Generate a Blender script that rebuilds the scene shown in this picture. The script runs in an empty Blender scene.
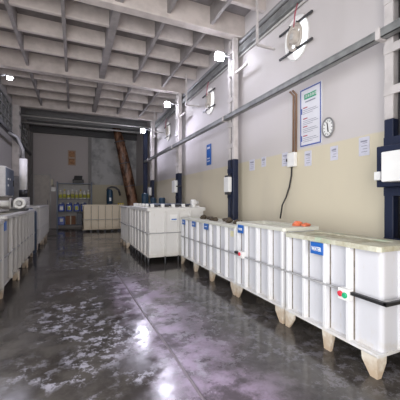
import bpy, bmesh, math, random
from mathutils import Vector, Matrix
random.seed(7)
S = bpy.context.scene
COL = S.collection
PI = math.pi

# ------------------------------------------------------------------ materials
def new_mat(name):
    m = bpy.data.materials.new(name); m.use_nodes = True
    nt = m.node_tree
    return m, nt, nt.nodes['Principled BSDF']

def mix(nt, fac, a, b):
    n = nt.nodes.new('ShaderNodeMix'); n.data_type = 'RGBA'
    if hasattr(fac, 'links'): nt.links.new(fac, n.inputs[0])
    else: n.inputs[0].default_value = fac
    for i, v in ((6, a), (7, b)):
        if hasattr(v, 'links'): nt.links.new(v, n.inputs[i])
        else: n.inputs[i].default_value = (*v, 1)
    return n.outputs[2]

def noise(nt, scale, detail=4, rough=.55, stretch=None):
    g = nt.nodes.new('ShaderNodeNewGeometry')
    src = g.outputs['Position']
    if stretch:
        mp = nt.nodes.new('ShaderNodeMapping'); mp.inputs['Scale'].default_value = stretch
        nt.links.new(src, mp.inputs[0]); src = mp.outputs[0]
    n = nt.nodes.new('ShaderNodeTexNoise')
    n.inputs['Scale'].default_value = scale; n.inputs['Detail'].default_value = detail
    n.inputs['Roughness'].default_value = rough
    nt.links.new(src, n.inputs['Vector'])
    return n.outputs['Fac']

def ramp(nt, v, lo, hi, a=0.0, b=1.0):
    n = nt.nodes.new('ShaderNodeMapRange'); n.clamp = True
    n.interpolation_type = 'SMOOTHSTEP'
    nt.links.new(v, n.inputs[0])
    n.inputs[1].default_value = lo; n.inputs[2].default_value = hi
    n.inputs[3].default_value = a; n.inputs[4].default_value = b
    return n.outputs[0]

def math_(nt, op, a, b):
    n = nt.nodes.new('ShaderNodeMath'); n.operation = op
    for i, v in enumerate((a, b)):
        if hasattr(v, 'links'): nt.links.new(v, n.inputs[i])
        else: n.inputs[i].default_value = v
    return n.outputs[0]

def pos(nt):
    g = nt.nodes.new('ShaderNodeNewGeometry'); s = nt.nodes.new('ShaderNodeSeparateXYZ')
    nt.links.new(g.outputs['Position'], s.inputs[0]); return s.outputs

def bump(nt, b, h, strength, dist=.02):
    n = nt.nodes.new('ShaderNodeBump'); n.inputs['Strength'].default_value = strength
    n.inputs['Distance'].default_value = dist
    nt.links.new(h, n.inputs['Height']); nt.links.new(n.outputs[0], b.inputs['Normal'])

def plain(name, col, rough=.5, metal=0.0, var=.12, scale=6, spec=.5):
    """one colour with a little wear"""
    m, nt, b = new_mat(name)
    d = tuple(c * (1 - var) for c in col)
    c = mix(nt, ramp(nt, noise(nt, scale), .35, .7), col, d)
    nt.links.new(c, b.inputs['Base Color'])
    b.inputs['Roughness'].default_value = rough; b.inputs['Metallic'].default_value = metal
    b.inputs['Specular IOR Level'].default_value = spec
    return m

def emit(name, col, st):
    m, nt, b = new_mat(name)
    b.inputs['Base Color'].default_value = (*col, 1)
    b.inputs['Emission Color'].default_value = (*col, 1); b.inputs['Emission Strength'].default_value = st
    return m

def grimy(name, col, dirt, rough=.42, amount=.55, low=.08, high=.45):
    """plastic with dirt splashed up from the floor and fine speckle"""
    m, nt, b = new_mat(name)
    z = pos(nt)[2]
    n = noise(nt, 9, 6, .65)
    n2 = noise(nt, 26, 3, .6, (1, 1, .35))
    k = math_(nt, 'ADD', z, math_(nt, 'MULTIPLY', math_(nt, 'SUBTRACT', n, .5), .55))
    f = math_(nt, 'MULTIPLY', ramp(nt, k, high, low), amount)
    sp = math_(nt, 'MULTIPLY', ramp(nt, n2, .58, .75), .22)
    c = mix(nt, math_(nt, 'MAXIMUM', f, sp), col, dirt)
    nt.links.new(c, b.inputs['Base Color'])
    b.inputs['Roughness'].default_value = rough
    return m

def wall_mat(name, upper, lower, zsplit, soft=.015):
    m, nt, b = new_mat(name)
    z = pos(nt)[2]
    n = noise(nt, 3, 6, .6); n3 = noise(nt, 1.1, 3, .5, (1, 1, .4))
    e = math_(nt, 'ADD', z, math_(nt, 'MULTIPLY', math_(nt, 'SUBTRACT', n, .5), .03))
    c = mix(nt, ramp(nt, e, zsplit - soft, zsplit + soft), lower, upper)
    c = mix(nt, math_(nt, 'MULTIPLY', ramp(nt, n3, .5, .75), .18), c, (.36, .33, .31))
    nt.links.new(c, b.inputs['Base Color'])
    b.inputs['Roughness'].default_value = .7
    bump(nt, b, n, .15)
    return m

M = {}
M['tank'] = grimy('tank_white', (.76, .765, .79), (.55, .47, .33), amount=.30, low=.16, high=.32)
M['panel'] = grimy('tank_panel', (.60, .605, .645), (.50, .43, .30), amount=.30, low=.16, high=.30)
M['tank_grey'] = grimy('tank_pale_grey', (.50, .49, .48), (.42, .37, .29), amount=.4)
M['tank_mid'] = grimy('tank_off_white', (.74, .73, .71), (.45, .38, .28), amount=.35)
M['tank_beige'] = grimy('tank_beige', (.72, .63, .47), (.4, .32, .2), amount=.4)
M['rim'] = grimy('rim_worn', (.62, .62, .55), (.40, .36, .22), amount=0)
def rim_dirty():
    m, nt, b = new_mat('rim_grimed')
    c = mix(nt, ramp(nt, noise(nt, 6, 6, .7), .35, .68), (.60, .60, .50), (.40, .37, .26))
    c = mix(nt, math_(nt, 'MULTIPLY', ramp(nt, noise(nt, 5, 3), .55, .68), .6), c, (.42, .58, .42))
    nt.links.new(c, b.inputs['Base Color']); b.inputs['Roughness'].default_value = .55
    return m
M['rim_dirty'] = rim_dirty()
M['foot'] = grimy('foot_stained', (.74, .70, .62), (.40, .26, .14), amount=.7, low=.0, high=.30)
M['shade_grime'] = plain('rib_shade_grime', (.20, .17, .14), .7, 0, .5, 14)  # rib shadow painted as a dark brown tone, mixed with corner grime
M['band'] = plain('band_grey', (.42, .42, .43), .4)
M['black'] = plain('black_rubber', (.015, .015, .017), .45)
M['darkgrey'] = plain('dark_grey', (.06, .06, .065), .5)
M['grey'] = plain('mid_grey_metal', (.30, .30, .31), .45, .3)
M['tray'] = plain('tray_galvanised', (.33, .34, .34), .45, .4, .3)
M['palegrey'] = plain('pale_grey', (.52, .51, .50), .5)
M['white'] = plain('white_paint', (.80, .79, .78), .45)
M['plastic'] = plain('white_plastic', (.86, .86, .85), .3, var=.04)
M['blue'] = plain('navy_paint', (.007, .014, .045), .4)
M['signblue'] = plain('sign_blue', (.02, .13, .48), .35, var=.05)
M['jugblue'] = plain('jug_blue', (.02, .07, .40), .35)
M['drumblue'] = plain('drum_dark_teal', (.015, .05, .09), .4)
M['slate'] = plain('slate_blue_metal', (.16, .19, .25), .45, .2)
M['red'] = plain('red_button', (.75, .05, .08), .3)
M['green'] = plain('green_button', (.02, .48, .22), .3)
M['postergreen'] = plain('poster_green', (.03, .36, .20), .5)
M['poster'] = plain('poster_white', (.74, .74, .80), .5, var=.04)
M['paper'] = plain('paper_bluish', (.66, .66, .76), .6, var=.08, scale=20)
M['ink'] = plain('ink_grey', (.30, .30, .38), .6)
M['inkred'] = plain('ink_red', (.45, .10, .14), .6)
M['navyline'] = plain('poster_border', (.08, .12, .38), .5)
M['conduit'] = plain('conduit_brown', (.28, .17, .11), .45, .2)
M['orange'] = plain('orange_rubber', (.80, .20, .09), .5, var=.3)
M['yellow'] = plain('yellow_rubber', (.62, .50, .06), .5)
M['ygreen'] = plain('yellow_green_label', (.58, .58, .10), .5)
M['cream'] = plain('cream_plastic', (.72, .68, .55), .5)
M['brownbox'] = plain('brown_card', (.26, .12, .06), .7)
M['fan'] = plain('fan_beige', (.55, .50, .45), .5)
M['rust'] = plain('scrap_rust', (.10, .075, .05), .75, 0, .5, 18)
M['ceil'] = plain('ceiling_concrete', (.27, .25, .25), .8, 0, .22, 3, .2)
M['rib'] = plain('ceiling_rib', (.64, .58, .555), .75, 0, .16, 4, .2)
M['longrib'] = plain('ceiling_long_rib', (.34, .315, .31), .7, 0, .2, 4, .2)  # darker than the cross ribs: shade of the undersides put into the colour
M['steel'] = plain('dark_steel', (.10, .10, .105), .5, .3)
M['colwhite'] = plain('column_white', (.66, .62, .61), .45, 0, .18, 5)
M['lamp'] = emit('lamp_glass', (.86, .88, 1.0), 70)
M['pane'] = plain('dusty_pane', (.20, .21, .20), .25)
M['wall_right'] = wall_mat('wall_right_paint', (.62, .585, .585), (.66, .60, .465), 2.55)
M['wall_left'] = wall_mat('wall_left_paint', (.42, .40, .39), (.42, .38, .30), 2.2)
M['door'] = plain('door_pale', (.58, .54, .50), .5)

def back_mat():
    m, nt, b = new_mat('wall_back_paint')
    p = pos(nt)
    right = ramp(nt, p[0], .86, .90)
    n = noise(nt, 1.3, 5, .6)
    lowr = ramp(nt, math_(nt, 'ADD', p[2], math_(nt, 'MULTIPLY', n, .1)), 2.62, 2.66, 1, 0)
    rc = mix(nt, ramp(nt, n, .40, .62), (.54, .54, .55), (.30, .30, .31))
    rc = mix(nt, lowr, rc, (.56, .51, .39))
    c = mix(nt, right, (.55, .51, .51), rc)
    nt.links.new(c, b.inputs['Base Color']); b.inputs['Roughness'].default_value = .75
    return m
M['wall_back'] = back_mat()

def floor_mat():
    m, nt, b = new_mat('floor_wet_concrete')
    p = pos(nt)
    big = noise(nt, .9, 6, .6); med = noise(nt, 2.6, 8, .68); fine = noise(nt, 9, 8, .7)
    base = mix(nt, ramp(nt, med, .35, .68), (.042, .037, .034), (.095, .086, .079))
    # lilac-grey lamp glare painted into the colour to the right of the weld ridge
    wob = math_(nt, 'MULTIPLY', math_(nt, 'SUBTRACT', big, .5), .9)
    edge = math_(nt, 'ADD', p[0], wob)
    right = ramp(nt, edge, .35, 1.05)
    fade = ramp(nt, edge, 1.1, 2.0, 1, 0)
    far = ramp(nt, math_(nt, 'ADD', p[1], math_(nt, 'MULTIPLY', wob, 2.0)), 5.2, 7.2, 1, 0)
    lilac_glare = math_(nt, 'MULTIPLY', math_(nt, 'MULTIPLY', right, fade), far)
    lilac_glare = math_(nt, 'MULTIPLY', lilac_glare, ramp(nt, med, .40, .62, .18, 1))
    base = mix(nt, math_(nt, 'MULTIPLY', lilac_glare, .92), base, (.40, .31, .45))
    # chalky white crust in patches
    ch = ramp(nt, noise(nt, 6.5, 10, .78), .50, .57)
    blot = ramp(nt, noise(nt, .8, 3, .6), .42, .56)
    lane = math_(nt, 'MULTIPLY', ramp(nt, p[0], -.75, -.1), ramp(nt, p[0], .8, 1.5, 1, .25))
    near = ramp(nt, p[1], 8.5, 3.0, .35, 1)
    crust = math_(nt, 'MULTIPLY', math_(nt, 'MULTIPLY', ch, blot), math_(nt, 'MULTIPLY', lane, near))
    base = mix(nt, math_(nt, 'MULTIPLY', crust, .8), base, (.48, .47, .56))
    nt.links.new(base, b.inputs['Base Color'])
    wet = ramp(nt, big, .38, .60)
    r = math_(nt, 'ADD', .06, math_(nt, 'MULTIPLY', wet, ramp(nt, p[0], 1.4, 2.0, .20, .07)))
    r = math_(nt, 'ADD', r, math_(nt, 'MULTIPLY', lilac_glare, .17))
    r = math_(nt, 'ADD', r, math_(nt, 'MULTIPLY', crust, .35))
    nt.links.new(r, b.inputs['Roughness'])
    h = math_(nt, 'ADD', math_(nt, 'MULTIPLY', med, .7), math_(nt, 'MULTIPLY', fine, .3))
    bump(nt, b, h, .12, .02)
    return m
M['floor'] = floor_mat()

def trunk_mat():
    m, nt, b = new_mat('duct_brown_film')
    n = noise(nt, 4, 6, .7, (1, 1, .35))
    c = mix(nt, ramp(nt, n, .38, .66), (.06, .028, .018), (.40, .21, .13))
    nt.links.new(c, b.inputs['Base Color']); b.inputs['Roughness'].default_value = .25
    bump(nt, b, n, .8, .08)
    return m
M['trunk'] = trunk_mat()

def liquid_mat():
    m, nt, b = new_mat('scummy_lid')
    n = noise(nt, 7, 7, .7)
    c = mix(nt, ramp(nt, n, .36, .6), (.62, .60, .48), (.22, .20, .12))
    nt.links.new(c, b.inputs['Base Color']); b.inputs['Roughness'].default_value = .35
    bump(nt, b, n, .2)
    return m
M['scum'] = liquid_mat()

# ------------------------------------------------------------------ geometry helpers
class MB:
    def __init__(s): s.bm = bmesh.new()
    def box(s, a, b, bev=0.0, seg=2):
        lo = [min(a[i], b[i]) for i in range(3)]; hi = [max(a[i], b[i]) for i in range(3)]
        r = bmesh.ops.create_cube(s.bm, size=1)
        for v in r['verts']:
            v.co = Vector([(lo[i] + hi[i]) / 2 + v.co[i] * (hi[i] - lo[i]) for i in range(3)])
        if bev:
            e = list({e for v in r['verts'] for e in v.link_edges})
            bmesh.ops.bevel(s.bm, geom=e, offset=bev, segments=seg, affect='EDGES', profile=.5)
        return s
    def tube(s, pts, r, n=12, cap=True):
        pts = [Vector(p) for p in pts]
        rs = r if isinstance(r, (list, tuple)) else [r] * len(pts)
        rings = []
        up = None
        for i, p in enumerate(pts):
            d = (pts[min(i + 1, len(pts) - 1)] - pts[max(i - 1, 0)]).normalized()
            if up is None: up = Vector((0, 0, 1)) if abs(d.z) < .9 else Vector((1, 0, 0))
            x = d.cross(up).normalized(); y = x.cross(d).normalized(); up = y
            rings.append([s.bm.verts.new(p + rs[i] * (math.cos(2*PI*k/n) * x + math.sin(2*PI*k/n) * y)) for k in range(n)])
        for a, b in zip(rings, rings[1:]):
            for k in range(n):
                f = s.bm.faces.new((a[k], a[(k+1) % n], b[(k+1) % n], b[k])); f.smooth = True
        if cap:
            s.bm.faces.new(rings[0][::-1]); s.bm.faces.new(rings[-1])
        return s
    def ring(s, c, axis, R, r, n=28, m=8):
        """torus about axis"""
        axis = Vector(axis).normalized(); u = axis.orthogonal().normalized(); w = axis.cross(u); c = Vector(c)
        g = []
        for i in range(n):
            d = math.cos(2*PI*i/n) * u + math.sin(2*PI*i/n) * w
            g.append([s.bm.verts.new(c + d * (R + r * math.cos(2*PI*k/m)) + axis * r * math.sin(2*PI*k/m)) for k in range(m)])
        for i in range(n):
            a, b = g[i], g[(i+1) % n]
            for k in range(m):
                f = s.bm.faces.new((a[k], b[k], b[(k+1) % m], a[(k+1) % m])); f.smooth = True
        return s
    def prism(s, poly, off):
        """extrude a 3-D polygon by the vector off"""
        off = Vector(off)
        a = [s.bm.verts.new(Vector(p)) for p in poly]; b = [s.bm.verts.new(Vector(p) + off) for p in poly]
        s.bm.faces.new(a[::-1]); s.bm.faces.new(b)
        for i in range(len(a)):
            j = (i + 1) % len(a); s.bm.faces.new((a[i], a[j], b[j], b[i]))
        return s
    def lathe(s, c, prof, n=20, axis='z'):
        c = Vector(c); rings = []
        for r, h in prof:
            rr = []
            for k in range(n):
                a = 2*PI*k/n; q = (r*math.cos(a), r*math.sin(a), h)
                if axis == 'x': q = (h, q[0], q[1])
                if axis == 'y': q = (q[1], h, q[0])
                rr.append(s.bm.verts.new(c + Vector(q)))
            rings.append(rr)
        for a, b in zip(rings, rings[1:]):
            for k in range(n):
                f = s.bm.faces.new((a[k], a[(k+1) % n], b[(k+1) % n], b[k])); f.smooth = True
        s.bm.faces.new(rings[0][::-1]); s.bm.faces.new(rings[-1])
        return s
    def lump(s, c, r, jitter=.3):
        q = bmesh.ops.create_icosphere(s.bm, subdivisions=2, radius=1)
        for v in q['verts']:
            k = 1 + random.uniform(-jitter, jitter)
            v.co = Vector(c) + Vector((v.co.x*r[0]*k, v.co.y*r[1]*k, v.co.z*r[2]*k))
        return s
    def build(s, name, mat, parent=None, origin=None):
        bmesh.ops.recalc_face_normals(s.bm, faces=s.bm.faces[:])
        me = bpy.data.meshes.new(name); 
        if origin is None and parent is None and s.bm.verts:
            vs = [v.co for v in s.bm.verts]
            origin = Vector(((min(v.x for v in vs)+max(v.x for v in vs))/2, (min(v.y for v in vs)+max(v.y for v in vs))/2, min(v.z for v in vs)))
        if parent is not None:
            origin = WORLD[parent.name] if parent.name in WORLD else Vector()
        origin = Vector(origin) if origin is not None else Vector()
        bmesh.ops.translate(s.bm, verts=s.bm.verts[:], vec=-origin)
        s.bm.to_mesh(me); s.bm.free()
        me.materials.append(M[mat] if isinstance(mat, str) else mat)
        o = bpy.data.objects.new(name, me); COL.objects.link(o)
        if parent is None: o.location = origin
        else: o.parent = parent
        WORLD[o.name] = origin
        return o
WORLD = {}

def tag(o, label, cat, group=None, kind=None):
    o['label'] = label; o['category'] = cat
    if group: o['group'] = group
    if kind: o['kind'] = kind
    return o
def empty(name, loc, label, cat, group=None, kind=None):
    o = bpy.data.objects.new(name, None); COL.objects.link(o); o.location = loc; o.empty_display_size = .1
    WORLD[o.name] = Vector(loc)
    return tag(o, label, cat, group, kind)
def struct(o): o['kind'] = 'structure'; return o

def copy_thing(src, loc):
    """thing + parts + sub-parts"""
    r = src.copy(); COL.objects.link(r); r.location = loc; WORLD[r.name] = Vector(loc)
    def rec(a, b):
        for ch in list(a.children):
            c = ch.copy(); COL.objects.link(c); c.parent = b; rec(ch, c)
    rec(src, r)
    return r

def text(name, body, size, loc, xdir, ydir, mat, parent, depth=.002, sx=1.0):
    """lettering lying in the plane xdir/ydir, centred on loc"""
    cu = bpy.data.curves.new(name, 'FONT'); cu.body = body; cu.size = size; cu.extrude = depth
    cu.align_x = 'CENTER'; cu.align_y = 'CENTER'; cu.offset = size * .02
    t = bpy.data.objects.new('tmp', cu); COL.objects.link(t)
    dg = bpy.context.evaluated_depsgraph_get()
    me = bpy.data.meshes.new_from_object(t.evaluated_get(dg)); me.name = name
    bpy.data.objects.remove(t); bpy.data.curves.remove(cu)
    x = Vector(xdir).normalized(); y = Vector(ydir).normalized(); z = x.cross(y)
    base = WORLD[parent.name]; l = Vector(loc) - base
    for v in me.vertices:
        c = v.co.copy(); v.co = l + x * c.x * sx + y * c.y + z * c.z
    me.materials.clear(); me.materials.append(M[mat])
    o = bpy.data.objects.new(name, me); COL.objects.link(o); o.parent = parent; WORLD[o.name] = base
    return o

# ------------------------------------------------------------------ camera
H = 1.65
F = 290.0
cam = bpy.data.cameras.new('camera'); cam.sensor_width = 36; cam.sensor_fit = 'HORIZONTAL'; cam.lens = 36 * F / 400
cam.clip_start = .05
co = bpy.data.objects.new('camera', cam); COL.objects.link(co)
co.location = (0, 0, H); co.rotation_euler = (PI/2, 0, -math.atan(126 / F))
S.camera = co

# ------------------------------------------------------------------ room
XL, XR, YB, YF, ZC = -2.3, 3.72, 19.0, -2.0, 6.0
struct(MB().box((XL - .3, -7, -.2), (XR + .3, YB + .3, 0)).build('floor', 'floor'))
struct(MB().tube([(.90, y_, .0) for y_ in (7.2, 6.4)] + [(.93, 4.3, .0), (.97, 3.0, .0), (.98, 2.4, 0), (.99, .6, 0)], .014, 8).build('trim_1', plain('floor_ridge', (.20, .17, .20), .3)))

# right wall with three round fan openings
KY = .76
def wall_holes(x0, x1, y0, y1, z0, z1, holes, R, half):
    mb = MB(); bm = mb.bm
    for x in (x0, x1):
        V = lambda y, z: bm.verts.new((x, y, z))
        zc = holes[0][1]; za, zb = zc - half, zc + half
        bm.faces.new([V(y0, z0), V(y1, z0), V(y1, za), V(y0, za)])
        bm.faces.new([V(y0, zb), V(y1, zb), V(y1, z1), V(y0, z1)])
        ys = y0
        for (yc, _) in holes:
            bm.faces.new([V(ys, za), V(yc - half, za), V(yc - half, zb), V(ys, zb)])
            n = 48; inn = []; out = []
            for k in range(n):
                a = 2*PI*k/n + PI/4; c, s_ = math.cos(a), math.sin(a); q = half / max(abs(c), abs(s_))
                inn.append(V(yc + KY*R*c, zc + R*s_)); out.append(V(yc + q*c, zc + q*s_))
            for k in range(n):
                j = (k+1) % n; bm.faces.new([inn[k], inn[j], out[j], out[k]])
            ys = yc + half
        bm.faces.new([V(ys, za), V(y1, za), V(y1, zb), V(ys, zb)])
    for (yc, zc) in holes:
        n = 48
        a = [bm.verts.new((x0, yc + KY*R*math.cos(2*PI*k/n), zc + R*math.sin(2*PI*k/n))) for k in range(n)]
        b = [bm.verts.new((x1, yc + KY*R*math.cos(2*PI*k/n), zc + R*math.sin(2*PI*k/n))) for k in range(n)]
        for k in range(n):
            j = (k+1) % n; bm.faces.new([a[k], a[j], b[j], b[k]])
    bmesh.ops.remove_doubles(bm, verts=bm.verts[:], dist=1e-5)
    for yy in (y0, y1):
        bm.faces.new([bm.verts.new(p) for p in ((x0, yy, z0), (x1, yy, z0), (x1, yy, z1), (x0, yy, z1))])
    for zz in (z0, z1):
        bm.faces.new([bm.verts.new(p) for p in ((x0, y0, zz), (x1, y0, zz), (x1, y1, zz), (x0, y1, zz))])
    return mb
FANS = [(4.14, 4.6), (7.82, 4.6), (12.0, 4.6)]
struct(wall_holes(XR, XR + .16, YF, YB + .2, 0, ZC + .15, FANS, .385, .6).build('wall_right', 'wall_right'))
struct(MB().box((XL - .2, 4.0, 0), (XL, YB + .2, ZC + .15)).build('wall_left', 'wall_left'))
struct(MB().box((XL - .2, YB, 0), (XR + .2, YB + .2, ZC + .15)).build('wall_back', 'wall_back'))

struct(MB().box((1.2, YF - .2, 0), (XR + .2, YF, ZC + .15)).box((XL - .2, YF - .2, 4.6), (1.2, YF, ZC + .15)).build('wall_front', 'wall_right'))
struct(MB().box((2.45, 1.0, 0), (XR, 1.15, ZC)).build('added_shade_wall', 'wall_right'))  # unseen wall added to shade the near tank end and first column
# coffered ceiling
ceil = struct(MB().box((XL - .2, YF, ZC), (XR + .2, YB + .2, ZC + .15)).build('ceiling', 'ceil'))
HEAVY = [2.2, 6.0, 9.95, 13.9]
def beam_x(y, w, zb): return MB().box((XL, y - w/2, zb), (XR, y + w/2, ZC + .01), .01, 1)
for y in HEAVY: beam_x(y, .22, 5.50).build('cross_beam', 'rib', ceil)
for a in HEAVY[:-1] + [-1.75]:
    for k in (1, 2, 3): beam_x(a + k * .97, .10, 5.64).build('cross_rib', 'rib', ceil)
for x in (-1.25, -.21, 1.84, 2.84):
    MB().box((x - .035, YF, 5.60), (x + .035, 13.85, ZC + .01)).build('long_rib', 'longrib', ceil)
MB().box((.82 - .08, YF, 5.56), (.82 + .08, 13.85, ZC + .01)).build('long_beam', 'longrib', ceil)
# darker last bay: steel purlins
for y in (14.9, 15.9, 16.9, 17.9):
    MB().box((XL, y - .06, 5.72), (XR, y + .06, ZC)).build('purlin', 'grey', ceil)
struct(MB().box((XL, YB - .28, 5.50), (XR, YB - .02, 5.58)).box((XL, YB - .18, 5.58), (XR, YB - .12, 5.80)).box((XL, YB - .28, 5.80), (XR, YB - .02, 5.88)).build('trim_2', 'steel'))

# pilaster on the back wall + left end column
struct(MB().box((.80, YB - .16, 0), (.98, YB - .01, 5.5)).build('trim_3', plain('pilaster_grey', (.30, .29, .29), .7)))
struct(MB().box((XL, YB - .25, 0), (XL + .16, YB - .01, 5.5)).build('trim_4', plain('pilaster_grey_dark', (.22, .21, .21), .7)))

# left wall windows
for i, (ya, yb) in enumerate(((10.6, 13.5), (14.5, 17.8))):
    w = struct(MB().box((XL + .001, ya, 4.25), (XL + .02, yb, 5.35)).build('window_%d' % (i + 1), 'pane'))
    fr = MB()
    for z in (4.25, 4.62, 4.98, 5.35): fr.box((XL, ya - .03, z - .03), (XL + .06, yb + .03, z + .03))
    n = 5
    for k in range(n + 1):
        y = ya + (yb - ya) * k / n; fr.box((XL, y - .025, 4.25), (XL + .055, y + .025, 5.35))
    fr.build('window_frame', 'grey', w)

# ------------------------------------------------------------------ columns
def column(x0, x1, y0, y1, side, label, box=None):
    """two chords with battens, white above, navy below"""
    r = empty('steel_column', ((x0 + x1)/2, (y0 + y1)/2, 0), label, 'column', 'steel columns along the walls', 'structure')
    zs = 2.62
    for (a, b) in ((y0, y0 + .11), (y1 - .11, y1)):
        lo = MB().box((x0, a, 0), (x1, b, zs), .008, 1); hi = MB().box((x0, a, zs), (x1, b, 5.50), .008, 1)
        hi.build('chord', 'colwhite', r)
        lo.build('painted_base', 'blue' if side > 0 else 'grey', r)
    fx = x0 if side > 0 else x1
    for k, z in enumerate((.5, 1.15, 1.75, 2.35, 2.95, 3.45, 4.05, 4.65, 5.2)):
        MB().box((fx - side*.012, y0 + .005, z - .05), (fx + side*.02, y1 - .005, z + .05)).build('batten', ('blue' if z < zs else 'colwhite') if side > 0 else 'grey', r)
    ym = (y0 + y1)/2
    MB().tube([(fx + side*.07, ym + .03, .3), (fx + side*.07, ym + .03, 2.5), (fx + side*.07, ym + .02, 5.45)], .042, 8).tube([(fx + side*.08, ym - .045, .3), (fx + side*.08, ym - .045, 5.4)], .02, 8).build('cable', 'black', r)
    if side > 0:
        MB().box((x0 + .04, y0 - .48, 4.63), (x0 + .08, y0 + .01, 4.69)).build('side_arm', 'colwhite', r)
    return r
column(3.45, 3.58, 1.93, 2.34, 1, 'white and navy latticed column at the right edge beside the large white panel')
column(3.45, 3.58, 5.95, 6.24, 1, 'white and navy latticed column behind the long tank, under the biggest floodlight')
column(3.45, 3.58, 9.88, 10.21, 1, 'white and navy column behind the off white tank with clamp blocks')
column(3.45, 3.58, 13.8, 14.12, 1, 'narrow looking white and navy column farthest down the right wall by the brown duct')
o = empty('steel_column', (3.42, 15.05, 0), 'dark navy post just left of the farthest white column', 'column', None, 'structure')
for b_ in (14.95, 15.13): MB().box((3.33, b_, 0), (3.52, b_ + .04, 5.4)).build('chord', 'blue', o)
MB().box((3.41, 14.97, 0), (3.44, 15.15, 5.4)).build('web', 'blue', o)
column(-2.29, -2.04, 9.8, 10.2, -1, 'grey column on the left wall carrying the arm lamp')
column(-2.29, -2.04, 13.7, 14.1, -1, 'grey column on the left wall near the back corner')

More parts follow.
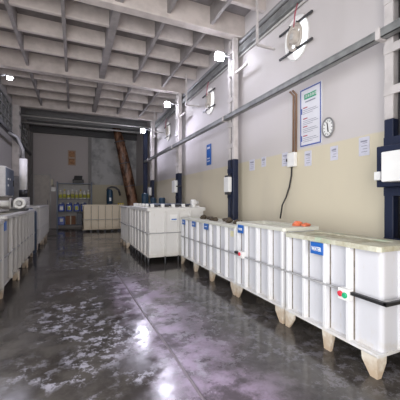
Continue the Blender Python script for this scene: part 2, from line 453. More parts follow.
# ------------------------------------------------------------------ tanks
def tank(name, label, group, x0, x1, y0, y1, z0, z1, ribs, feet, mat, rimmat='rim', corner_feet=True, band=.72, endband=True, rib_d=.07, rib_w=.045, top=None, rim_o=.03, loc_cat='tank', foot_mat='foot', thin=False, rim_h=.05):
    """ribs: dict face -> positions; feet: dict face -> positions"""
    r = empty(name, ((x0+x1)/2, (y0+y1)/2, 0), label, loc_cat, group)
    t = .035
    b = MB()
    # open topped shell
    bm = b.bm
    rad = .045
    def loop(i, z):
        a0, a1, c0, c1 = x0 + i, x1 - i, y0 + i, y1 - i
        q = max(rad - i, .01); vs = []
        for (cx, cy, s) in ((a1 - q, c1 - q, 0), (a0 + q, c1 - q, 1), (a0 + q, c0 + q, 2), (a1 - q, c0 + q, 3)):
            for k in range(5):
                a = PI/2*(s + k/4); vs.append(bm.verts.new((cx + q*math.cos(a), cy + q*math.sin(a), z)))
        return vs
    L = [loop(.02, z0), loop(0, z0 + .02), loop(0, z1 - rim_h), loop(t, z1 - rim_h), loop(t, z0 + .05)]
    for A, B in zip(L, L[1:]):
        for k in range(len(A)):
            j = (k+1) % len(A); f = bm.faces.new((A[k], A[j], B[j], B[k])); f.smooth = False
    bm.faces.new(L[0][::-1]); bm.faces.new(L[-1])
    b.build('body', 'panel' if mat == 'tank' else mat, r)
    # rim flange
    o = rim_o + rib_d*.6; w = .09
    m = MB(); bm = m.bm
    def rl(i, z):
        a0, a1, c0, c1 = x0 - o + i, x1 + o - i, y0 - o*(.3) + i, y1 + o*(.3) - i
        return [bm.verts.new(p) for p in ((a0 + .03, c0, z), (a1 - .03, c0, z), (a1, c0 + .03, z), (a1, c1 - .03, z), (a1 - .03, c1, z), (a0 + .03, c1, z), (a0, c1 - .03, z), (a0, c0 + .03, z))]
    K = [rl(0, z1 - rim_h), rl(0, z1 - .006), rl(.006, z1), rl(w + o, z1), rl(w + o, z1 - rim_h)]
    for A, B in zip(K, K[1:] + K[:1]):
        for k in range(8):
            j = (k+1) % 8; bm.faces.new((A[k], A[j], B[j], B[k]))
    m.build('rim', rimmat, r)
    if top: MB().box((x0 + t - .004, y0 + t - .004, z1 - top[1] - .02), (x1 - t + .004, y1 - t + .004, z1 - top[1])).build('liquid' if top[0] != 'lid' else 'lid', top[2], r)
    for face, ps in ribs.items():
        for p in ps:
            q = MB(); h = rib_w/2
            if face == 'x0': q.box((x0 - rib_d, p - h, z0 + .012), (x0 + .01, p + h, z1 - rim_h), .006, 1)
            if face == 'x1': q.box((x1 - .01, p - h, z0 + .012), (x1 + rib_d, p + h, z1 - rim_h), .006, 1)
            if face == 'y0': q.box((p - h, y0 - rib_d, z0 + .012), (p + h, y0 + .01, z1 - rim_h), .006, 1)
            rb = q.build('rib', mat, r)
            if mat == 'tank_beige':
                MB().box((p + h, y0 - .006, z0 + .02), (p + h + .02, y0 + .006, z1 - rim_h)).build('shade_grime_strip', 'shade_grime', rb)
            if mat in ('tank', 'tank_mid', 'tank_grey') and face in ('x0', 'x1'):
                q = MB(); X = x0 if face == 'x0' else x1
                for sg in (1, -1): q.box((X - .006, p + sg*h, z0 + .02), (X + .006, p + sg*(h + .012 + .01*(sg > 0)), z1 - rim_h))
                q.build('shade_grime_strip', 'shade_grime', rb)  # dark strips along the rib edges: painted rib shadow plus brown dirt
    # bottom flange
    fl = MB().box((x0 - rib_d, y0 - .01, z0 - .012), (x1 + rib_d*.4, y1 + .01, z0 + .016))
    fl.build('base_plate', mat, r)
    if band:
        d = rib_d - .002; g = .011
        bb = MB()
        bb.box((x0 - d - .02, y0 - (d*.5 if endband else .012), band - g), (x0 - d + .014, y1 + .012, band + g), .006, 1)
        bb.box((x1 + d*.5, y0 - (d*.5 if endband else .012), band - g), (x1 + d*.5 + .02, y1 + .012, band + g))
        if endband: bb.box((x0 - d - .02, y0 - d - .02, band - g), (x1 + d, y0 - d*.5 + .004, band + g), .006, 1)
        bb.build('band', 'band', r)
    zt = z0 - .008
    def gusset(face, p, wt, wb, skew):
        """tapered foot plate hanging from the base"""
        q = MB()
        if face in ('x0', 'x1'):
            X = x0 - rib_d + .004 if face == 'x0' else x1 + rib_d - .034
            q.prism([(X, p - wt/2, zt), (X, p + wt/2, zt), (X, p + wb/2 + skew, 0), (X, p - wb/2 + skew, 0)], (.03, 0, 0))
            X2 = X if face == 'x0' else X - .10
            q.prism([(X2, p - .015 + skew, zt), (X2 + .13, p - .015 + skew, zt), (X2 + .07, p - .015 + skew, 0), (X2 + .01, p - .015 + skew, 0)], (0, .03, 0))
        else:
            Y = y0 + .0
            q.prism([(p - wt/2, Y, zt), (p + wt/2, Y, zt), (p + wb/2 + skew, Y, 0), (p - wb/2 + skew, Y, 0)], (0, .03, 0))
            q.prism([(p - .015 + skew, Y, zt), (p - .015 + skew, Y + .13, zt), (p - .015 + skew, Y + .07, 0), (p - .015 + skew, Y + .01, 0)], (.03, 0, 0))
        q.build('foot', foot_mat, r)
    if thin:
        corner_feet = False
        for face, ps in feet.items():
            for p in ps:
                c = (x0 - .02, p) if face == 'x0' else (p, y0 - .02)
                MB().tube([(*c, zt + .01), (*c, 0)], .022, 10).build('leg', foot_mat, r)
        for c in ((x0 - .02, y0 - .02), (x1 - .05, y0 - .02), (x0 - .02, y1 - .02), (x1 - .05, y1 - .02)):
            MB().tube([(*c, zt + .01), (*c, 0)], .026, 10).build('leg', foot_mat, r)
        feet = {}
    for face, ps in feet.items():
        for p in ps: gusset(face, p, .145, .085, 0)
    if corner_feet:
        cw = .165; cb = .07
        for sx, X in ((1, x0 - rib_d), (-1, x1)):
            for sy, Y in ((1, y0), (-1, y1)):
                q = MB()
                Y2 = Y + sy*.025; q.prism([(X, Y2, zt), (X, Y + sy*cw, zt), (X, Y + sy*cw*.95, zt*.62), (X, Y + sy*cb, 0), (X, Y2, 0)], (sx*.025, 0, 0))
                q.prism([(X, Y, zt), (X + sx*cw*.8, Y, zt), (X + sx*cw*.76, Y, zt*.62), (X + sx*cb*.8, Y, 0), (X, Y, 0)], (0, sy*.025, 0))
                q.build('foot', foot_mat, r)
    return r

def sign_x(parent, x, ya, yb, za, zb, word=None, size=.06, dy=0, dz=0):
    """blue plate facing the aisle"""
    p = MB().box((x - .008, ya, za), (x + .004, yb, zb), .003, 1).build('sign_plate', 'signblue', parent)
    p['label'] = 'blue sign plate'
    if word: text('lettering', word, size, (x - .009, (ya + yb)/2 + dy, (za + zb)/2 + dz), (0, -1, 0), (0, 0, 1), 'plastic', p, sx=.62)
    return p

RX0, RX1 = 2.62, 3.12
RG = 'white process tanks along the right wall'
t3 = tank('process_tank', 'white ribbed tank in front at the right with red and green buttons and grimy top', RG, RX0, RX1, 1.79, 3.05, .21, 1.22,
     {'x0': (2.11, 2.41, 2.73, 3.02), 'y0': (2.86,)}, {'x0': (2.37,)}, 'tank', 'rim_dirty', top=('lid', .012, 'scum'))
sign_x(t3, 2.546, 2.415, 2.60, 1.03, 1.165, 'WATER', .066, .002, -.008)
MB().box((2.520, 1.69, .705), (2.56, 2.08, .735)).box((2.520, 1.685, .705), (3.1, 1.715, .735)).build('black_strap', 'black', t3)
pb = MB().box((2.49, 2.05, .64), (2.565, 2.175, .755), .008).build('button_box', 'plastic', t3)
MB().lathe((2.47, 2.138, .70), [(.028, .022), (.028, .004), (.02, 0)], 16, 'x').build('red_button', 'red', pb)['label'] = 'red push button'
MB().lathe((2.47, 2.085, .695), [(.028, .022), (.028, .004), (.02, 0)], 16, 'x').build('green_button', 'green', pb)['label'] = 'green push button'

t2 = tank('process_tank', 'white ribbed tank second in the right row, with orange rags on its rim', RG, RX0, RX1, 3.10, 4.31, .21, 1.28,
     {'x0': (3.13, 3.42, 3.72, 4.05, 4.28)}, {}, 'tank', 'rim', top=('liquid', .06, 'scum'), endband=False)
sign_x(t2, 2.546, 4.075, 4.245, 1.10, 1.235, 'WATER', .055, 0, -.005)
pb = MB().box((2.49, 4.02, .70), (2.565, 4.15, .81), .008).build('button_box', 'plastic', t2)
MB().lathe((2.47, 4.10, .765), [(.03, .022), (.03, .004), (.02, 0)], 16, 'x').build('red_button', 'red', pb)['label'] = 'red push button'
MB().box((2.50, 4.15, .745), (2.56, 4.30, .785), .008, 1).build('cable_plug', 'black', pb)

t1 = tank('process_tank', 'longest white ribbed tank on the right with three blue plates and scrap on top', RG, RX0, RX1, 4.35, 7.10, .21, 1.205,
     {'x0': (4.38, 4.72, 5.06, 5.39, 5.71, 6.07, 6.42, 6.77, 7.07)}, {'x0': (5.33, 6.19)}, 'tank', 'rim', top=('lid', .02, 'rim'), endband=False)
sign_x(t1, 2.546, 5.44, 5.64, 1.03, 1.155)
sign_x(t1, 2.546, 6.13, 6.33, 1.03, 1.155)
sign_x(t1, 2.546, 6.80, 6.99, 1.03, 1.155)
for yy in (5.54, 6.23, 6.895): MB().box((2.534, yy - .05, 1.085), (2.540, yy + .05, 1.10)).build('plate_line', 'plastic', t1)
MB().box((2.612, 4.45, .99), (2.622, 4.62, 1.09)).build('yellow_sticker', plain('sticker_pale_yellow', (.72, .68, .42), .6), t1)

# big off-white tank in the middle
tm = tank('process_tank', 'large off white ribbed tank in the centre with clamp blocks along its rim', 'off white tanks in the middle', 1.75, 3.28, 7.28, 9.75, .19, 1.45,
     {'x0': (7.62, 8.06, 8.50, 8.94, 9.40, 9.72), 'y0': (2.17, 2.53, 2.88)}, {'x0': (7.62, 8.06, 8.5, 8.94, 9.4), 'y0': (2.17, 2.53, 2.88)}, 'tank_mid', 'tank_mid', band=.80, rib_w=.035, rib_d=.04, top=('liquid', .10, 'scum'), rim_h=.09, foot_mat='darkgrey', thin=True)
pl = MB().box((2.30, 7.225, 1.10), (2.50, 7.242, 1.27), .004, 1).build('notice', 'plastic', tm)
MB().box((2.33, 7.220, 1.13), (2.47, 7.226, 1.16)).build('blue_line', 'signblue', pl)
for x in (1.86, 2.14, 2.43, 2.72, 3.02): MB().box((x - .045, 7.36, 1.452), (x + .045, 7.44, 1.545), .01, 1).build('clamp_block', 'plastic', tm)
for y in (7.9, 8.35, 8.8, 9.25, 9.62): MB().box((1.80, y - .045, 1.452), (1.88, y + .045, 1.545), .01, 1).build('clamp_block', 'plastic', tm)
for x in (2.0, 2.29, 2.58, 2.87): MB().tube([(x, 7.40, 1.49), (x, 9.6, 1.49)], .025, 8).build('busbar', 'darkgrey', tm)
for y in (8.1, 9.0): MB().tube([(1.84, y, 1.52), (3.2, y, 1.52)], .022, 8).build('busbar', 'slate', tm)
tank('process_tank', 'grey ribbed tank standing just behind the centre tank', 'off white tanks in the middle', 1.72, 3.2, 10.1, 11.6, .19, 1.42,
     {'x0': (10.2, 10.6, 11.0, 11.4)}, {'x0': (10.8,)}, 'tank_grey', 'palegrey', band=.8, rib_w=.04, top=('liquid', .1, 'scum'))
# small pump on the right back end of the centre tank
p = empty('dosing_pump', (3.12, 7.60, 1.452), 'small white pump on the right end of the centre tank', 'pump')
MB().box((3.03, 7.50, 1.452), (3.24, 7.72, 1.49), .005, 1).build('base', 'plastic', p)
MB().lathe((3.02, 7.60, 1.58), [(.06, 0), (.085, .015), (.085, .13), (.07, .15)], 18, 'x').build('motor', 'plastic', p)
MB().lathe((3.17, 7.60, 1.57), [(.05, 0), (.05, .07), (.035, .08)], 16, 'x').build('pump_head', 'palegrey', p)

# beige tank at the back
tank('process_tank', 'beige ribbed tank across the back of the aisle', None, .44, 2.45, 16.0, 17.2, .12, 1.40,
     {'y0': (.80, 1.15, 1.50, 1.85, 2.20)}, {'y0': (.80, 1.15, 1.5, 1.85, 2.2)}, 'tank_beige', 'tank_beige', band=.64, rib_w=.035, rib_d=.03, top=('liquid', .08, 'scum'), foot_mat='darkgrey')

# left row
LG = 'grey white tanks along the left wall'
LX0, LX1 = -1.85, -1.10
tank('process_tank', 'pale grey tank with a flat tray top at the left edge of the view', LG, LX0, LX1, 4.25, 5.55, .21, 1.33,
     {'x1': (4.3, 4.6, 4.9, 5.2, 5.5)}, {'x1': (4.9,)}, 'tank_grey', 'palegrey', band=.7, top=('lid', .03, 'palegrey'))
tb = tank('process_tank', 'long grey white ribbed tank on the left with a small blue plate', LG, LX0, LX1, 5.75, 9.7, .21, 1.38,
     {'x1': (6.25, 6.7, 7.15, 7.6, 8.05, 8.5, 8.95, 9.4)}, {'x1': (7.0, 8.2)}, 'tank_grey', 'palegrey', band=.7, top=('liquid', .08, 'scum'))
q = MB().box((-1.094, 5.85, 1.12), (-1.082, 6.02, 1.28), .003, 1).build('sign_plate', 'signblue', tb); q['label'] = 'small blue plate'
tank('process_tank', 'grey ribbed tank on the left nearest the back wall', LG, LX0, LX1, 10.9, 14.6, .21, 1.44,
     {'x1': (11.0, 11.5, 12.0, 12.5, 13.0, 13.5, 14.0, 14.5)}, {'x1': (12.2, 13.4)}, 'tank_grey', 'palegrey', band=.7, top=('liquid', .08, 'scum'))
tag(MB().lathe((-1.25, 10.3, 0), [(.17, 0), (.19, .02), (.19, 1.25), (.17, 1.33), (.08, 1.36), (.08, 1.4)], 22).build('drum', plain('drum_slate', (.05, .08, .13), .4)),
    'dark blue upright drum in the gap between the left tanks', 'drum')

# ------------------------------------------------------------------ things on and above the right tanks
for i, (x, y, r3, l) in enumerate(((2.94, 3.26, (.07, .075, .045), 'crumpled orange rag on the tank rim, the taller of two'), (2.98, 3.135, (.065, .05, .03), 'flat orange rag on the tank rim, the lower of two'))):
    tag(MB().lump((x, y, 1.283 + r3[2]*.6), r3, .22).build('rag', 'orange'), l, 'rag', 'orange rags on the tank rim')
k = 0
for i in range(15):
    y = 4.7 + i * .148 + random.uniform(-.03, .03); x = 2.93 + random.uniform(-.09, .10)
    rr = random.uniform(.04, .065)
    tag(MB().lump((x, y, 1.187 + rr*.62), (rr*1.1, rr*1.2, rr*.9), .3).build('scrap_lump', 'rust'),
        'dark rusty lump in the row lying on the long white tank', 'scrap', 'rusty scrap lumps on the long tank')

# right wall tray at mid height
o = empty('cable_tray', (3.38, 7.5, 3.58), 'grey metal cable tray running the length of the right wall', 'cable tray')
MB().box((3.33, .2, 3.575), (3.43, 15.0, 3.585)).box((3.33, .2, 3.575), (3.338, 15.0, 3.67)).box((3.422, .2, 3.575), (3.43, 15.0, 3.67)).build('trough', 'tray', o)
MB().box((3.325, .2, 3.665), (3.435, 15.0, 3.68)).build('cover', 'tray', o)
for y in (2.30, 6.24, 10.25, 14.1):
    MB().box((3.315, y, 3.56), (3.45, y + .06, 3.70), .005, 1).build('clamp', 'colwhite', o)
# upper duct and pipe
o = empty('cable_tray', (3.58, 8, 5.05), 'grey duct high under the ceiling along the right wall above the fans', 'cable tray')
MB().box((3.60, 1.0, 5.15), (3.70, 16, 5.30), .008, 1).build('trough', 'tray', o)
MB().tube([(3.65, 1.0, 5.42), (3.65, 16, 5.42)], .05, 10).build('pipe', 'grey', o)
MB().tube([(3.67, 1.0, 5.11), (3.67, 16, 5.11)], .02, 8).build('thin_pipe', 'palegrey', o)
for i, (y, l) in enumerate(((4.78, 'white hanger rod with a foot, nearest the big bright fan'), (8.7, 'white hanger rod with a foot between the second and third floodlights'), (12.7, 'white hanger rod with a foot, farthest down the right wall'))):
    o = empty('hanger', (3.30, y, 4.70), l, 'hanger', 'white hangers under the ceiling')
    MB().box((3.28, y - .02, 4.70), (3.32, y + .02, 5.70)).build('rod', 'colwhite', o)
    MB().box((3.28, y - .02, 4.68), (3.715, y + .02, 4.72)).build('foot_bar', 'colwhite', o)

# fans
def fan(y, z, label):
    o = empty('exhaust_fan', (3.6, y, z - .4), label, 'fan', 'exhaust fans in the right wall')
    def fb(mb, name, mat):
        b = mb.build(name, mat, o)
        for v in b.data.vertices: v.co.y *= KY
        return b
    fb(MB().ring((3.712, y, z), (1, 0, 0), .395, .014, 40, 8), 'ring', 'white')
    for dz in (.23, -.23):
        fb(MB().box((3.655, y - .56, z + dz - .018), (3.69, y + .56, z + dz + .018), .004, 1), 'mounting_bar', 'darkgrey')
    fb(MB().lathe((3.60, y, z), [(.10, 0), (.13, .02), (.13, .10), (.09, .13)], 24, 'x'), 'motor', 'fan')
    fb(MB().lathe((3.58, y, z), [(.04, 0), (.06, .02), (.06, .04)], 16, 'x'), 'cap', 'palegrey')
    fb(MB().ring((3.665, y, z), (1, 0, 0), .225, .03, 36, 8), 'housing', 'fan')
    for k in range(5):
        a = 2*PI*k/5 + .3; c, s = math.cos(a), math.sin(a); c2, s2 = math.cos(a + .75), math.sin(a + .75)
        fb(MB().prism([(3.66, y + .12*c, z + .12*s), (3.65, y + .21*c, z + .21*s), (3.68, y + .21*c2, z + .21*s2), (3.68, y + .13*c2, z + .13*s2)], (.012, 0, 0)), 'blade', 'fan')
    for dz in (.23, -.23):
        for dy in (.12, -.12): fb(MB().tube([(3.62, y + dy, z + dz), (3.66, y + dy, z + dz)], .014, 6), 'strut', 'darkgrey')
    fb(MB().tube([(3.58, y - .1, z + .12), (3.57, y - .16, z + .33), (3.60, y - .20, z + .50)], .012, 6), 'cord', 'inkred')
    return o
fan(*FANS[0], 'largest looking exhaust fan, above the wall poster, glowing with daylight')
fan(*FANS[1], 'exhaust fan in the middle of the right wall, between two columns')
fan(*FANS[2], 'farthest and smallest looking exhaust fan in the right wall')

# floodlights on the columns
def flood(x, y, z, side, label, wall_x, q=1.0):
    o = empty('floodlight', (x, y, z), label, 'lamp', 'floodlights on the columns')
    MB().tube([(wall_x, y, z + .02), (x + side*.10, y, z + .10)], .018, 8).build('arm', 'grey', o)
    MB().box((x - .06, y - .10, z + .03), (x + .10, y + .10, z + .11), .012, 1).build('housing', 'palegrey', o)
    MB().box((x - .10*q, y - .115*q, z + .03 - .13*q), (x + .10*q, y - .03, z + .06*q), .012, 1).build('lens', 'lamp', o)
    l = bpy.data.lights.new('floodlight_beam', 'SPOT'); l.energy = 60 if y < 8 else 165; l.color = (.84, .82, 1.0); l.spot_size = 2.0 if y < 8 else 2.85; l.spot_blend = .6; l.shadow_soft_size = .10
    lo = bpy.data.objects.new('floodlight_beam', l); COL.objects.link(lo); lo.location = (x - side*.05, y - .14, z - .1)
    d = Vector((-side*.35, -.75, -1.0)) if y < 8 else Vector((-side*.5, -.45, -1.0)); lo.rotation_euler = d.to_track_quat('-Z', 'Y').to_euler()
    return o
flood(3.06, 6.0, 4.96, 1, 'brightest floodlight, on the column behind the long white tank', 3.45)
flood(3.05, 10.0, 5.06, 1, 'second floodlight down the right wall on its column', 3.45)
flood(3.02, 13.9, 4.98, 1, 'farthest floodlight beside the leaning brown duct', 3.45)
flood(-1.72, 10.0, 5.2, -1, 'lamp on a short arm under the ceiling at the left wall', -2.04, .62)

# wall poster
o = empty('poster', (3.71, 3.80, 2.58), 'tall blue bordered safety poster with a green heading on the right wall', 'poster')
MB().box((3.703, 3.55, 2.58), (3.718, 4.04, 3.60)).build('sheet', 'poster', o)
b = MB()
for z in (2.60, 3.58): b.box((3.699, 3.56, z - .012), (3.704, 4.03, z + .012))
for y in (3.57, 4.02): b.box((3.699, y - .010, 2.60), (3.704, y + .010, 3.58))
b.build('border', 'navyline', o)
hd = MB().box((3.698, 3.66, 3.40), (3.704, 3.93, 3.49)).build('green_heading', 'postergreen', o)
w = MB()
for k in range(5):
    y = 3.90 - k*.052; w.box((3.695, y - .012, 3.42), (3.699, y - .004, 3.47)); w.box((3.695, y - .034, 3.42), (3.699, y - .026, 3.47)); w.box((3.695, y - .034, 3.44 if k % 2 else 3.465), (3.699, y - .004, 3.447 if k % 2 else 3.472))
w.build('heading_strokes', 'plastic', hd)
MB().box((3.698, 3.68, 3.345), (3.704, 3.91, 3.365)).build('subheading', 'ink', o)
b = MB(); g = MB(); d = MB()
for z in (3.25, 3.06, 2.92, 2.76):
    b.box((3.699, 3.86, z), (3.704, 3.96, z + .018))
    for kk, ln in enumerate((.30, .34, .22)): g.box((3.699, 3.96 - ln, z - .035 - kk*.03), (3.704, 3.96, z - .028 - kk*.03))
for z in (3.16, 2.68): d.box((3.699, 3.985, z), (3.704, 4.005, z + .10))
b.build('red_headings', 'inkred', o); g.build('text_lines', 'ink', o); d.build('side_marks', 'navyline', o)

# clock
o = empty('wall_clock', (3.70, 3.41, 2.65), 'round wall clock with a grey rim beside the tall poster', 'clock')
def oval(ob, k=.74):
    for v in ob.data.vertices: v.co.y *= k
    return ob
oval(MB().lathe((3.695, 3.41, 2.80), [(.14, 0), (.14, .02)], 32, 'x').build('dial', 'plastic', o))
oval(MB().ring((3.69, 3.41, 2.80), (1, 0, 0), .148, .015, 36, 8).build('rim', 'grey', o))
for k in range(12):
    a = 2*PI*k/12; c, s = math.cos(a), math.sin(a)
    oval(MB().tube([(3.692, 3.41 + .095*c, 2.80 + .095*s), (3.692, 3.41 + .12*c, 2.80 + .12*s)], .005, 6).build('hour_mark', 'black', o))
MB().tube([(3.688, 3.41, 2.80), (3.688, 3.425, 2.88)], .007, 6).build('minute_hand', 'black', o)
MB().tube([(3.686, 3.41, 2.80), (3.686, 3.40, 2.73)], .008, 6).build('hour_hand', 'black', o)

# papers along the paint line
def paper(y0, y1, z0, z1, label):
    o = tag(MB().box((3.712, y0, z0), (3.719, y1, z1)).build('notice_sheet', 'paper'), label, 'notice', 'paper notices along the paint line')
    b = MB(); b.box((3.708, y0 + .03, z1 - .07), (3.713, y1 - .03, z1 - .05))
    for k in range(4): b.box((3.709, y0 + .03, z0 + .05 + k*.04), (3.713, y1 - .04 - .02*(k % 2), z0 + .058 + k*.04))
    b.build('print', 'ink', o)
paper(2.72, 2.88, 2.27, 2.53, 'pale notice sheet nearest the right hand column')
paper(3.24, 3.38, 2.27, 2.49, 'pale notice sheet below the wall clock')
paper(3.78, 3.94, 2.24, 2.50, 'pale notice sheet below the tall poster')
paper(4.37, 4.54, 2.30, 2.56, 'pale notice sheet just left of the wall switch box')
paper(5.06, 5.22, 2.36, 2.57, 'pale notice sheet between the one by the column and the one by the switch box')
paper(5.48, 5.68, 2.32, 2.57, 'pale notice sheet nearest the column with the small white box')

# blue notice farther down
o = tag(MB().box((3.70, 7.72, 2.70), (3.718, 8.02, 3.32), .004, 1).build('blue_notice', 'signblue'), 'tall blue notice board on the wall beyond the second column', 'sign')
MB().box((3.695, 7.78, 3.18), (3.701, 7.96, 3.24)).box((3.695, 7.78, 2.80), (3.701, 7.96, 2.83)).box((3.695, 7.78, 2.88), (3.701, 7.96, 2.91)).build('white_print', 'paper', o)

# switch box with two conduits and a hanging cable
o = empty('switch_box', (3.68, 4.22, 2.26), 'white switch box on the wall fed by two brown conduits', 'switch')
MB().box((3.64, 4.12, 2.26), (3.715, 4.31, 2.52), .01).build('housing', 'plastic', o)
MB().tube([(3.69, 4.20, 2.52), (3.69, 4.19, 3.56), (3.60, 4.19, 3.62)], .018, 8).build('conduit', 'conduit', o)
MB().tube([(3.69, 4.13, 2.52), (3.69, 4.12, 3.56), (3.60, 4.12, 3.62)], .018, 8).build('conduit', 'conduit', o)
MB().lathe((3.69, 4.37, 2.40), [(.032, 0), (.032, .03)], 14, 'x').build('socket', 'black', o)
MB().tube([(3.69, 4.24, 2.27), (3.69, 4.25, 2.1), (3.68, 4.29, 1.9), (3.66, 4.36, 1.7), (3.62, 4.42, 1.55), (3.58, 4.43, 1.3)], .014, 8).build('cord', 'black', o)

# column boxes
o = empty('meter_box', (3.40, 6.10, 1.84), 'small white box on the navy column behind the long tank', 'electrical box', 'boxes on the columns')
MB().box((3.35, 6.02, 1.84), (3.44, 6.26, 2.20), .012).build('housing', 'plastic', o)
MB().box((3.36, 6.06, 1.78), (3.44, 6.22, 1.84)).build('gland', 'darkgrey', o); MB().box((3.36, 6.06, 2.20), (3.44, 6.22, 2.24)).build('cap', 'darkgrey', o)
o = empty('meter_box', (3.40, 10.1, 1.95), 'small white box on the column behind the off white centre tank', 'electrical box', 'boxes on the columns')
MB().box((3.33, 9.95, 1.92), (3.44, 10.3, 2.36), .012).build('housing', 'plastic', o)
MB().box((3.38, 9.45, 2.12), (3.42, 9.95, 2.16)).build('side_arm', 'darkgrey', o)
o = empty('meter_box', (3.40, 14.0, 1.9), 'small white box on the farthest right column', 'electrical box', 'boxes on the columns')
MB().box((3.33, 13.8, 1.86), (3.44, 14.15, 2.25), .012).build('housing', 'plastic', o)
MB().box((3.36, 13.85, 2.25), (3.44, 14.1, 2.3)).build('cap', 'darkgrey', o)

o = empty('control_box', (3.40, 2.2, 1.80), 'navy enclosure with a big white front panel on the column at the right edge', 'control panel')
MB().box((3.30, 1.75, 1.80), (3.44, 2.33, 2.28), .008, 1).build('backing', 'blue', o)
MB().box((3.12, 1.66, 1.85), (3.30, 2.15, 2.18), .012).build('white_panel', 'plastic', o)
MB().box((3.24, 2.24, 1.88), (3.30, 2.32, 1.98), .006, 1).build('socket', 'plastic', o)
MB().tube([(3.34, 1.97, 2.285), (3.38, 1.96, 2.34), (3.44, 2.05, 2.42)], .013, 6).build('cord', 'black', o)

# ------------------------------------------------------------------ back of the hall
o = empty('leaning_duct', (3.3, 17.6, 0), 'brown shiny duct leaning down from the ceiling in the back corner', 'duct')
MB().tube([(2.28, 17.7, 5.95), (2.45, 17.7, 5.3), (2.66, 17.7, 4.4), (2.86, 17.7, 3.5), (3.05, 17.7, 2.6), (3.2, 17.7, 1.8), (3.30, 17.7, 1.0), (3.33, 17.7, 0.0)], [.22, .26, .30, .33, .33, .32, .31, .30], 16).build('sleeve', 'trunk', o)
for p_ in ((2.5, 5.1), (2.78, 3.85), (3.08, 2.5)): MB().ring((p_[0], 17.7, p_[1]), (.22, 0, -1), .31, .03, 24, 8).build('clamp_ring', 'steel', o)

# shelf with containers
o = empty('shelf_rack', (.05, 18.6, 0), 'blue grey shelf rack of bottles and jugs against the back wall', 'shelf')
for x in (-.88, .96):
    for y in (18.35, 18.88): MB().box((x - .03, y - .03, 0), (x + .03, y + .03, 2.70)).build('post', 'slate', o)
SH = (.22, .98, 1.72, 2.62)
for z in SH: MB().box((-.88, 18.34, z - .03), (.96, 18.90, z)).build('shelf', 'slate', o)
MB().box((-.85, 18.91, .2), (.93, 18.93, 2.62)).build('back_panel', 'palegrey', o)
def bottle(x, z, cap, body, h=.40):
    b = tag(MB().lathe((x, 18.52, z), [(.085, 0), (.09, .02), (.09, h*.62), (.04, h*.8), (.04, h*.84)], 14).build('bottle', body), 'x', 'bottle', 'bottles on the top shelf of the rack')
    MB().lathe((x, 18.52, z + h*.84), [(.047, 0), (.047, h*.16)], 12).build('cap', cap, b)
    MB().lathe((x, 18.52, z + .06), [(.092, 0), (.092, h*.38)], 14).build('label_band', 'ygreen', b)
    return b
names = ['first', 'second', 'third', 'fourth', 'fifth', 'sixth', 'seventh', 'eighth']
for i in range(8):
    b = bottle(-.72 + i*.215, 1.72, ['plastic', 'yellow', 'plastic', 'plastic'][i % 4], ['cream', 'cream', 'plastic', 'cream'][i % 4], .50 + .05*(i % 2))
    b['label'] = 'yellow labelled bottle on the top shelf, %s from the door side' % names[i]
for i, (x, pal) in enumerate(((-.66, 'plastic'), (-.26, 'ygreen'), (.14, 'ygreen'), (.52, 'plastic'))):
    j = MB().box((x - .16, 18.40, .98), (x + .16, 18.72, 1.42), .05, 3).build('jug', 'jugblue')
    tag(j, 'blue jug with a %s label, %s from the door side of the middle shelf' % (('white', 'yellow green')[pal == 'ygreen'], names[i]), 'jug', 'blue jugs on the middle shelf')
    MB().lathe((x - .05, 18.55, 1.40), [(.045, 0), (.045, .09)], 12).build('cap', 'plastic', j)
    MB().tube([(x + .02, 18.55, 1.40), (x + .04, 18.55, 1.49), (x + .12, 18.55, 1.48), (x + .14, 18.55, 1.38)], .022, 8).build('handle', 'jugblue', j)
    MB().box((x - .08, 18.388, 1.08), (x + .08, 18.40, 1.28)).build('sticker', pal, j)
for (x, w_, h, mt, l) in ((-.66, .17, .46, 'jugblue', 'small blue can at the door side of the bottom shelf'), (-.18, .26, .5, 'brownbox', 'brown cardboard box on the bottom shelf'), (.30, .15, .68, 'blue', 'dark navy can in the middle of the bottom shelf'), (.64, .17, .68, 'jugblue', 'tall blue can with white label on the bottom shelf')):
    j = tag(MB().box((x - w_, 18.40, .22), (x + w_, 18.74, .22 + h), .02, 2).build('can' if mt != 'brownbox' else 'cardboard_box', mt), l, 'can' if mt != 'brownbox' else 'box')
    if mt != 'brownbox':
        MB().lathe((x, 18.57, .22 + h), [(.05, 0), (.05, .04)], 12).build('cap', 'plastic', j)
        if mt == 'jugblue': MB().box((x - .08, 18.39, .40), (x + .08, 18.40, .58)).build('sticker', 'plastic', j)
    else:
        MB().box((x - .03, 18.39, .22), (x + .03, 18.75, .225 + h)).build('tape', 'cream', j)
o = empty('printer', (.2, 18.55, 2.62), 'black printer like box on top of the shelf rack', 'printer')
MB().box((-.08, 18.4, 2.62), (.52, 18.8, 2.86), .03).build('body', 'black', o)
MB().prism([(-.02, 18.78, 2.86), (.44, 18.78, 2.86), (.48, 18.84, 3.1), (.02, 18.84, 3.1)], (0, .03, 0)).build('feed_tray', 'darkgrey', o)

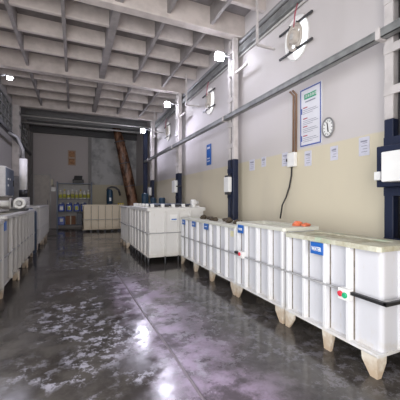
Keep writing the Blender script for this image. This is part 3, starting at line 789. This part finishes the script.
d = struct(MB().box((-2.1, YB - .06, 0), (-1.28, YB - .005, 3.08), .01, 1).build('door_1', 'door'))
MB().box((-2.14, YB - .08, 0), (-2.08, YB - .005, 3.14)).box((-1.30, YB - .08, 0), (-1.24, YB - .005, 3.14)).box((-2.14, YB - .08, 3.08), (-1.24, YB - .005, 3.14)).build('door_frame', 'palegrey', d)
MB().box((-1.42, YB - .10, 1.4), (-1.37, YB - .05, 1.65)).build('door_handle', 'grey', d)
o = empty('wall_box', (-1.12, 18.9, 2.1), 'small white box on the back wall between door and shelf rack', 'electrical box')
MB().box((-1.22, 18.86, 2.15), (-.98, 18.98, 2.40), .01, 1).build('housing', 'plastic', o); MB().tube([(-1.1, 18.95, 2.40), (-1.1, 18.95, 2.9)], .02, 8).build('conduit', 'palegrey', o)
o = empty('wall_box', (-1.15, 18.9, 2.5), 'pale box above the small white box beside the door', 'electrical box')
MB().box((-1.24, 18.88, 2.5), (-1.12, 18.98, 2.85), .01, 1).build('housing', 'cream', o)
o = tag(MB().box((-.34, YB - .02, 3.72), (.10, YB - .004, 4.62)).build('poster', plain('poster_tan', (.46, .34, .26), .6)), 'orange and tan poster high on the back wall', 'poster')
MB().box((-.28, YB - .026, 4.22), (.04, YB - .019, 4.56)).box((-.28, YB - .026, 3.78), (.04, YB - .019, 4.12)).build('orange_print', plain('print_orange', (.50, .25, .12), .6, 0, .5, 9), o)

# pump cabinet, pipe arch and gloves on the beige tank
o = empty('filter_pump', (1.85, 16.6, 1.40), 'dark filter pump with a bent pipe on the beige tank', 'pump')
MB().box((1.62, 16.03, 1.40), (2.1, 16.9, 1.44)).build('base', 'darkgrey', o)
MB().lathe((1.80, 16.6, 1.44), [(.15, 0), (.17, .03), (.17, .68), (.12, .78), (.05, .80)], 18).build('vessel', 'drumblue', o)
MB().box((1.76, 16.42, 1.60), (1.86, 16.44, 1.78)).build('sticker', 'plastic', o)
MB().tube([(1.66, 16.6, 2.15), (1.72, 16.6, 2.30), (1.9, 16.6, 2.36), (2.1, 16.6, 2.34), (2.28, 16.6, 2.20), (2.36, 16.6, 1.9)], .06, 10).build('pipe', 'darkgrey', o)
for i in range(3):
    tag(MB().lump((2.20 + .115*i, 16.08, 1.40 + .045), (.048, .055, .055), .15).build('glove', 'yellow'), ['yellow glove on the beige tank rim nearest the pump', 'yellow glove on the beige tank rim between two others', 'yellow glove on the right end of the beige tank rim'][i], 'glove', 'yellow gloves on the beige tank')
# drums behind the middle tank
for (x, y, r, h, l) in ((2.95, 13.0, .16, 1.95, 'tall dark teal drum behind the grey tank'), (3.22, 12.6, .13, 1.75, 'shorter dark drum behind the grey tank beside a taller one'), (3.42, 11.9, .14, 1.75, 'dark teal drum close to the wall behind the centre tank')):
    tag(MB().lathe((x, y, 0), [(r*.92, 0), (r, .03), (r, h*.33), (r*1.05, h*.34), (r, h*.35), (r, h*.66), (r*1.05, h*.67), (r, h*.68), (r, h - .06), (r*.8, h)], 20).build('drum', 'drumblue'), l, 'drum', 'dark drums behind the tanks')

# cross pipes in the last bay
for (y, z, r, l) in ((14.5, 5.30, .035, 'pale thin pipe crossing the hall below the ceiling, nearer one'), (16.0, 5.36, .045, 'grey pipe crossing the hall below the ceiling, farther one')):
    tag(MB().tube([(XL + .01, y, z), (XR - .01, y, z)], r, 10).build('pipe', 'palegrey'), l, 'pipe', 'pipes crossing the last bay')

# ------------------------------------------------------------------ left side things
o = empty('cable_tray', (-2.0, 11, 3.9), 'dark cable tray running along the left wall columns', 'cable tray')
MB().box((-2.03, 4.2, 3.86), (-1.93, 16.5, 3.88)).box((-2.03, 4.2, 3.86), (-2.02, 16.5, 3.97)).box((-1.94, 4.2, 3.86), (-1.93, 16.5, 3.97)).build('trough', 'steel', o)
MB().tube([(-1.98, 4.2, 3.91), (-1.98, 16.5, 3.91)], .035, 8).build('cable', 'black', o)
o = empty('control_cabinet', (-2.1, 10.8, 1.74), 'slate grey control cabinet with a pale side on the left wall', 'control panel')
MB().box((-2.28, 10.35, 1.76), (-1.90, 11.6, 2.68), .012, 1).build('body', 'white', o)
dr = MB().box((-1.90, 10.40, 1.80), (-1.875, 11.56, 2.64), .006, 1).build('door', 'slate', o)
for y, z in ((10.6, 2.3), (10.9, 2.3), (10.6, 2.1)): MB().lathe((-1.875, y, z), [(.03, 0), (.03, .02)], 12, 'x').build('indicator', 'plastic', dr)
MB().box((-1.875, 11.4, 2.1), (-1.85, 11.45, 2.3)).build('handle', 'black', dr)

o = empty('blower', (-1.3, 8.2, 1.39), 'white blower with round flange and horizontal pipe on the left tank', 'blower')
MB().box((-1.42, 8.15, 1.385), (-1.08, 8.75, 1.43), .01, 1).build('base', 'darkgrey', o)
MB().ring((-1.21, 8.15, 1.57), (0, 1, 0), .10, .035, 28, 10).build('flange', 'plastic', o)
MB().lathe((-1.21, 8.16, 1.57), [(.10, 0), (.135, .05), (.135, .42), (.09, .46)], 22, 'y').build('motor', 'palegrey', o)
MB().lathe((-1.21, 8.10, 1.57), [(.045, 0), (.055, .06)], 16, 'y').build('hub', 'grey', o)
MB().tube([(-2.2, 8.12, 1.565), (-1.36, 8.12, 1.565)], .075, 14).build('pipe', 'plastic', o)
MB().lathe((-1.40, 8.12, 1.565), [(.13, 0), (.13, .04)], 18, 'x').build('pipe_collar', 'palegrey', o)
o = empty('vent_stack', (-1.53, 11.05, 1.44), 'pale vertical vent sleeve with a black collar on the far left tank', 'duct')
MB().box((-1.70, 10.94, 1.44), (-1.36, 11.22, 1.74), .01, 1).build('base', 'palegrey', o)
MB().tube([(-1.53, 11.08, 1.74), (-1.53, 11.08, 1.98)], .125, 18).build('collar', 'black', o)
MB().tube([(-1.53, 11.08, 1.98), (-1.53, 11.08, 3.0)], .115, 18).build('sleeve', 'white', o)
MB().tube([(-1.53, 11.08, 3.0), (-1.55, 11.08, 3.3), (-1.7, 11.08, 3.7), (-1.95, 11.08, 3.84)], .05, 10).build('hose', 'grey', o)

# ------------------------------------------------------------------ light
w = bpy.data.worlds.new('sky'); S.world = w; w.use_nodes = True
bg = w.node_tree.nodes['Background']; bg.inputs[0].default_value = (.92, .96, 1.0, 1); bg.inputs[1].default_value = 2.0
def area(name, loc, aim, sx, sy, e, col):
    l = bpy.data.lights.new(name, 'AREA'); l.shape = 'RECTANGLE'; l.size = sx; l.size_y = sy; l.energy = e; l.color = col
    o = bpy.data.objects.new(name, l); COL.objects.link(o); o.location = loc
    o.rotation_euler = (Vector(aim) - Vector(loc)).to_track_quat('-Z', 'Y').to_euler()
# daylight through the open front and the open side door (both behind the camera)
area('front_doorway_daylight', (-.6, -2.3, 2.3), (.6, 6, 4.2), 3.4, 4.2, 300, (1.0, .93, .87))
area('side_doorway_daylight', (-2.5, 1.2, 2.2), (3.0, 3.0, 1.6), 3.2, 3.6, 55, (1.0, .98, .97))

vs = S.view_settings
vs.view_transform = 'Standard'; vs.look = 'None'; vs.gamma = 1; vs.use_curve_mapping = False
vs.exposure = 0.1
S.cycles.use_denoising = True
S.cycles.max_bounces = 8
